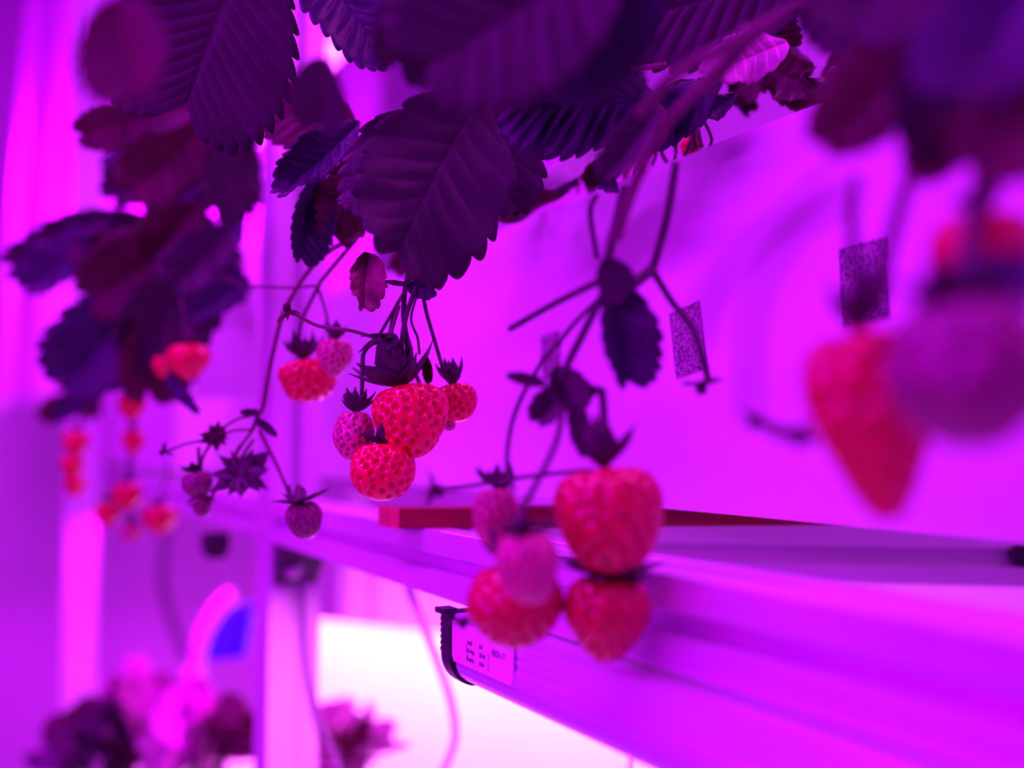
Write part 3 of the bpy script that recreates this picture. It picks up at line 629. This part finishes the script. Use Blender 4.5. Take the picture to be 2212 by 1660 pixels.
bud(1800, 160, .46, 110, 'dark spiky calyx on the trough edge at upper right', roll=170, n=8, lift=1.2)
berry(1492, 322, .585, 46, 60, 'small red strawberry glimpsed above the trough edge at upper centre', seg=50, pits=40, nsep=6, stalk=[(1500, 285, .58), (1520, 250, .57)])
pl = plant(1010, 520, .70, 'low dark plant growing on the trough edge behind the broad leaf')
for (b, t, wd_, rl, mt_) in [((1190, 380, .66), (1060, 440, .66), 80, 20, M_leafb), ((1120, 420, .68), (990, 520, .66), 90, 50, M_leafr), ((1250, 390, .62), (1120, 420, .62), 50, 10, M_leafb), ((1060, 480, .68), (900, 560, .68), 80, 30, M_leafd), ((920, 510, .72), (840, 600, .72), 70, 0, M_leafr), ((1200, 400, .68), (1080, 470, .68), 50, 10, M_leafl)]:
    leaf(pl, b, t, wd_, roll=rl, fold=.4, curl=.4, teeth=8, wav=1.0, mt=mt_, res=.8)

# --- the nearer middle plant
pl = plant(1340, 380, .36, 'nearer blurred strawberry plant with a dark folded leaf above the four berry group')
leaf(pl, (1330, 610, 0.392), (1340, 860, 0.392), 190, roll=-25, fold=.7, curl=.4, teeth=7, res=.7, wav=.4, mt=M_leafb)
leaf(pl, (1300, 560, 0.382), (1370, 640, 0.382), 100, roll=20, fold=.4, curl=.5, teeth=5, res=.7, mt=M_leaf)
leaf(pl, (1420, 230, 0.382), (1310, 420, 0.392), 110, roll=30, fold=.5, curl=.5, teeth=7, res=.7, mt=M_leaf)
for pts, r in [([(1350, 400, 0.392), (1330, 480, 0.392), (1310, 580, 0.392)], .0018), ([(1460, 350, 0.402), (1440, 470, 0.402), (1410, 580, 0.402)], .0018), ([(1410, 580, 0.402), (1360, 620, 0.392), (1310, 640, 0.392)], .0022), ([(1410, 585, 0.402), (1450, 650, 0.402), (1500, 720, 0.412), (1530, 820, 0.412)], .0014),
            ([(1310, 600, 0.392), (1200, 655, 0.402), (1100, 712, 0.412)], .0014), ([(1310, 620, 0.392), (1260, 720, 0.392), (1220, 800, 0.392), (1200, 860, 0.392)], .0016), ([(1300, 640, 0.392), (1240, 700, 0.402), (1160, 800, 0.402), (1110, 900, 0.402), (1095, 1000, 0.392), (1110, 1060, 0.382)], .0010),
            ([(1290, 560, 0.402), (1275, 460, 0.402), (1290, 420, 0.402)], .0012), ([(1215, 880, 0.382), (1200, 960, 0.372), (1140, 1080, 0.362), (1125, 1110, 0.352)], .0012), ([(1300, 840, 0.382), (1305, 900, 0.382), (1312, 1000, 0.372)], .0016), ([(1230, 830, 0.392), (1260, 840, 0.392), (1300, 845, 0.392)], .0020), ([(960, 1060, 0.392), (1050, 1045, 0.392), (1140, 1030, 0.392), (1280, 1015, 0.382)], .0009)]:
    stem(pl, pts, r, 'truss_stem', M_stemd)
leaf(pl, (1225, 830, 0.392), (1160, 930, 0.392), 90, roll=20, fold=.5, curl=.5, teeth=4, res=.7, mt=M_sepal, name='bract')
leaf(pl, (1180, 830, 0.392), (1080, 815, 0.392), 34, roll=20, fold=.4, curl=.4, teeth=3, res=.7, mt=M_sepal, name='bract')
leaf(pl, (1240, 860, 0.382), (1280, 1000, 0.382), 60, roll=20, fold=.4, curl=.4, teeth=3, res=.7, mt=M_sepal, name='bract')
leaf(pl, (1200, 790, 0.392), (1240, 900, 0.392), 110, roll=-20, fold=.5, curl=.6, teeth=4, res=.7, mt=M_sepal, name='bract')
bud(948, 1062, .38, 80, 'small dark spent flower left of the four berry group', roll=80, n=6, lift=.7)
bud(1515, 840, .39, 90, 'blurred dark little calyx below the clearest tape patch', roll=0, n=6, lift=.2)
bud(1000, 1350, .40, 60, 'small blurred dark bud hanging in front of the lamp sticker', roll=0, n=6, lift=.2)
kw = dict(seg=100, pits=130)
berry(1316, 1118, 0.370, 240, 240, 'largest red strawberry of the nearer blurred group, at its upper right', roll=6, lean=5, shape='wide', lift=1.3, sep=.8, nsep=9, stalk=[(1312, 1000, 0.372), (1306, 930, 0.375)], material=M_ripe2, **kw)
berry(1112, 1305, 0.375, 206, 190, 'red strawberry at the lower left of the nearer blurred group', roll=4, shape='round', lift=.8, sep=.7, stalk=[(1080, 1205, 0.380), (1060, 1150, 0.385)], material=M_ripe2, **kw)
berry(1310, 1333, 0.375, 190, 196, 'red strawberry at the lower right of the nearer blurred group, under a dark calyx', roll=-2, shape='cone', lift=.2, sep=1.1, stalk=[(1340, 1230, 0.390), (1350, 1180, 0.395)], material=M_ripe2, **kw)
berry(1143, 1222, 0.340, 140, 165, 'pale pink unripe strawberry in front of the nearer blurred group', roll=8, ripe=0, shape='round', lift=.3, sep=.9, stalk=[(1128, 1120, 0.350), (1135, 1080, 0.360)], **kw)
berry(1072, 1120, 0.400, 100, 150, 'pink unripe strawberry at the upper left of the nearer blurred group', roll=4, ripe=0, shape='round', lift=1.2, sep=.9, stalk=[(1105, 1040, 0.400), (1098, 1000, 0.400)], **kw)

# --- leafy rows growing on the trough, behind the front leaves
def row(label, px, py, d, boxes, n, sz, mats, dr=.06):
    e = plant(px, py, d, label)
    for k in range(n):
        x0, y0, x1, y1 = random.choice(boxes); x = random.uniform(x0, x1); y = random.uniform(y0, y1); l = random.uniform(.7, 1.2)*sz; a = random.uniform(.3, 2.9)
        dd = d+random.uniform(-dr, dr)
        leaf(e, (x-math.cos(a)*l*.5, y-math.sin(a)*l*.5, dd), (x+math.cos(a)*l*.5, y+math.sin(a)*l*.5, dd+random.uniform(-.03, .03)), l*random.uniform(.6, .85), roll=random.uniform(-50, 50), fold=.3, curl=.4, teeth=9, res=.6, wav=.6, mt=random.choice(mats))
    return e
row('dark leafy strawberry plant on the trough behind the spiky calyx at upper right', 1900, 60, .62, [(1640, -60, 1830, 110), (1850, -60, 2260, 60), (2020, 20, 2260, 90), (1980, -40, 2200, 100)], 22, 190, [M_leaf, M_leafb, M_leafr])
row('dim veined strawberry plant above the trough edge, between pale leaf and spiky calyx', 1720, 150, .60, [(1600, 130, 1880, 185), (1560, 190, 1720, 230), (1680, 110, 1900, 150)], 9, 150, [M_leafr, M_leaf, M_leafr], .02)
row('dark leafy strawberry plant at the top, behind the crinkled dark leaf', 1200, 80, .66, [(1130, 20, 1450, 160), (900, -40, 1200, 150), (1120, 160, 1380, 230)], 14, 200, [M_leaf, M_leafb, M_leafr])
row('dark leafy strawberry plant filling the gap left of the slotted post', 400, 380, .98, [(270, 300, 500, 440), (300, 330, 500, 470), (240, 480, 520, 560), (420, 480, 530, 600)], 16, 150, [M_leaf, M_leafb, M_leafb])
row('small dim strawberry leaves trailing at far left beside the column of fruit', 170, 860, 1.15, [(80, 700, 250, 800), (90, 780, 240, 900), (250, 780, 330, 860)], 12, 80, [M_leaf, M_leafr])

# --- the nearest plant at the right
pl = plant(2000, 200, .26, 'nearest strawberry plant, very blurred dark leaves filling the upper right corner')
for b, t, wd_, rl, mt_ in [((1980, 120, .27), (1730, 380, .27), 200, 10, M_leafr), ((2060, 60, .26), (1900, 360, .26), 240, -30, M_leaf), ((2250, -80, .25), (2060, 300, .25), 320, 20, M_leafb), ((2300, 150, .24), (2060, 430, .24), 240, 0, M_leafr),
                           ((1950, -120, .30), (1830, 130, .30), 300, 10, M_leaf), ((2160, -100, .27), (1960, 130, .27), 260, 40, M_leaf), ((2250, 560, .22), (2000, 760, .22), 230, 30, M_leafb), ((2230, 850, .22), (2010, 600, .22), 200, -30, M_leafb), ((2100, 280, .25), (1960, 380, .26), 130, 10, M_leafr), ((1740, -100, .34), (1880, 130, .34), 190, 0, M_leaf), ((2300, -60, .28), (2080, 160, .28), 300, -20, M_leafb), ((2060, -140, .31), (2010, 170, .31), 260, 0, M_leaf), ((1950, 60, .30), (1800, 330, .29), 180, 30, M_leafr)]:
    leaf(pl, b, t, wd_, roll=rl, fold=.3, curl=.5, teeth=7, res=.6, mt=mt_)
for pts, r in [([(1850, 380, .27), (1840, 470, .27), (1850, 650, .27)], .0015), ([(1990, 300, .26), (1930, 500, .26), (1890, 680, .26)], .0018), ([(1800, 380, .20), (1640, 520, .20), (1530, 640, .20), (1505, 760, .20)], .0008), ([(1850, 420, .20), (1720, 500, .20), (1630, 660, .20), (1620, 900, .20)], .0009), ([(1620, 910, .30), (1690, 930, .29), (1760, 950, .28)], .0014)]:
    stem(pl, pts, r, 'truss_stem', M_stemd)
bud(1625, 915, .30, 90, 'blurred dark bud left of the big blurred red berry', roll=-20, n=6, lift=.4)
bud(1725, 950, .28, 110, 'blurred dark bud touching the side of the big blurred red berry', roll=20, n=6, lift=.4)
kw = dict(seg=80, pits=90)
berry(1885, 905, .260, 270, 440, 'big long red strawberry at the right, very blurred and near', roll=8, shape='long', lift=1.2, sep=.8, nsep=7, stem_r=.002, material=M_ripe2, stalk=[(1870, 660, .262), (1880, 580, .262)], **kw)
berry(2090, 800, .215, 330, 340, 'huge blurred dark unripe strawberry at the right edge', roll=6, shape='round', ripe=0, material=M_dusk, lift=.6, sep=.8, stem_r=.002, stalk=[(2085, 560, .225), (2110, 420, .240), (2130, 300, .25)], **kw)
berry(2130, 590, .245, 230, 300, 'very blurred red strawberry at the right edge, above the huge dark one', roll=4, shape='cone', material=M_ripe2, lift=.8, sep=.6, stem_r=.002, stalk=[(2130, 400, .25), (2150, 250, .25)], **kw)

# --- far left plants
pl = plant(330, 560, .90, 'blurred strawberry plant with dark leaves hanging left of the slotted post')
ll = [((330, 480, .92), (20, 590, .95), 150, 10), ((200, 500, .9), (75, 650, .92), 130, 40), ((420, 520, .85), (200, 640, .88), 200, 0), ((480, 560, .84), (260, 760, .85), 220, -20), ((330, 620, .86), (160, 840, .90), 220, 20), ((350, 640, .84), (290, 860, .86), 200, -30), ((500, 500, .82), (380, 640, .82), 150, 30),
      ((540, 600, .80), (400, 700, .80), 80, 10), ((430, 440, .84), (330, 560, .86), 160, 0), ((250, 470, .9), (100, 510, .92), 70, 10), ((520, 470, .85), (470, 600, .84), 110, 40), ((460, 260, .78), (280, 430, .80), 170, 10), ((540, 300, .78), (430, 460, .78), 170, -30), ((330, 250, .72), (175, 290, .74), 110, 0), ((440, 220, .74), (250, 280, .74), 120, 20),
      ((380, 300, .86), (240, 460, .86), 130, 20), ((520, 240, .80), (480, 400, .80), 120, 0), ((300, 500, .9), (180, 600, .9), 140, 70), ((250, 700, .95), (110, 730, 1.0), 70, 10), ((220, 820, .95), (130, 900, 1.0), 60, 10), ((430, 640, .84), (480, 590, .84), 70, 10)]
for i, (b, t, wd_, rl) in enumerate(ll):
    leaf(pl, b, t, wd_, roll=rl, fold=.4, curl=.5, teeth=7, res=.6, wav=.5, mt=[M_leaf, M_leafb, M_leafr][i % 3] if i not in (13, 14) else M_leafr)
for pts in ([(390, 640, .80), (400, 700, .79), (408, 745, .78)], [(200, 700, 1.0), (180, 820, 1.0), (170, 920, 1.0)], [(300, 780, 1.0), (285, 900, 1.0), (275, 1030, 1.0)], [(420, 560, .82), (480, 600, .80), (540, 618, .76)]):
    stem(pl, pts, .0015, 'truss_stem', M_stemd)
kw = dict(seg=44, pits=50, nsep=7, lift=.8, sep=.7, material=M_ripe)
for px, py, wv, hv, d, lb in [(408, 780, 92, 82, .78, 'blurred red strawberry hanging just left of the slotted post'), (350, 792, 40, 50, .80, 'small red strawberry tucked left of the one by the slotted post'),
        (285, 878, 62, 66, .98, 'dull red blurred strawberry below the dark left leaves'), (288, 956, 50, 58, 1.0, 'small red strawberry hanging alone right of the leftmost column of fruit'),
        (164, 958, 58, 60, 1.05, 'topmost red strawberry of the leftmost blurred column'), (156, 1008, 50, 56, 1.05, 'middle red strawberry of the leftmost blurred column'), (163, 1050, 46, 50, 1.05, 'lowest red strawberry of the leftmost blurred column'),
        (275, 1072, 66, 66, 1.0, 'bright red strawberry, highest of the lower left trio'), (232, 1112, 54, 56, 1.0, 'red strawberry at the left of the lower left trio'), (344, 1122, 76, 66, .98, 'dark red heart-shaped strawberry at the right of the lower left trio')]:
    berry(px, py, d, wv, hv, lb, shape='cone', stalk=[(px+4, py-hv*.5-14, d+.006), (px+14, py-hv*.5-50, d+.02), (px+22, py-hv*.5-95, d+.02)], **kw)
berry(282, 1150, 1.0, 46, 44, 'faint pink unripe strawberry under the lower left trio', ripe=0, seg=40, pits=40, nsep=6, shape='round', stalk=[(284, 1110, 1.0), (283, 1095, 1.01)])

# --- lower tier plants
low = empty('planting_trough', (.3, 1.4, CZ-.62), 'lower white planting trough at the bottom left, under leafy plants', 'planter')
mb = MB(); mb.box((.16, 1.0, CZ-.62), (.40, 1.60, CZ-.47)); mb.build('tray', M_panel, low)
def lowplant(cx, cy, d, n, spread, label, mats, hue=0):
    e = plant(cx, cy+60, d, label)
    for k in range(n):
        a = random.uniform(0, 6.28); r = random.uniform(.5, 1.15)*spread; x = cx+math.cos(a)*r*1.1; y = cy-14+math.sin(a)*r*.80
        leaf(e, (cx+math.cos(a)*r*.4, cy+20+math.sin(a)*r*.3, d+random.uniform(-.06, .06)), (x, y, d+random.uniform(-.08, .08)), random.uniform(90, 160), roll=random.uniform(-50, 50), fold=.3, curl=.4, teeth=7, res=.5, mt=random.choice(mats))
        stem(e, [(cx, cy+120, d), (cx+math.cos(a)*r*.3, cy+60, d), (cx+math.cos(a)*r*.4, cy+20+math.sin(a)*r*.3, d)], .0018, 'leaf_stalk')
    return e
lowplant(210, 1630, 1.3, 18, 110, 'dark leafy plant in the lower tier at the bottom left corner', [M_leaf, M_leafb, M_leafr])
lowplant(330, 1560, 1.35, 18, 120, 'pale lit leafy plant in the lower tier left of the slotted post', [M_leafl, M_leafl, M_leaf])
lowplant(450, 1600, 1.2, 20, 120, 'pale leafy plant crowding against the foot of the slotted post', [M_leafl, M_leafl, M_leafr])
lowplant(690, 1600, 1.25, 14, 70, 'leafy plant just right of the slotted post in the lower tier', [M_leafl, M_leafl])
lowplant(780, 1620, 1.15, 16, 80, 'purple leafy plant in front of the glaring white board', [M_leafl, M_leafr, M_leafl])
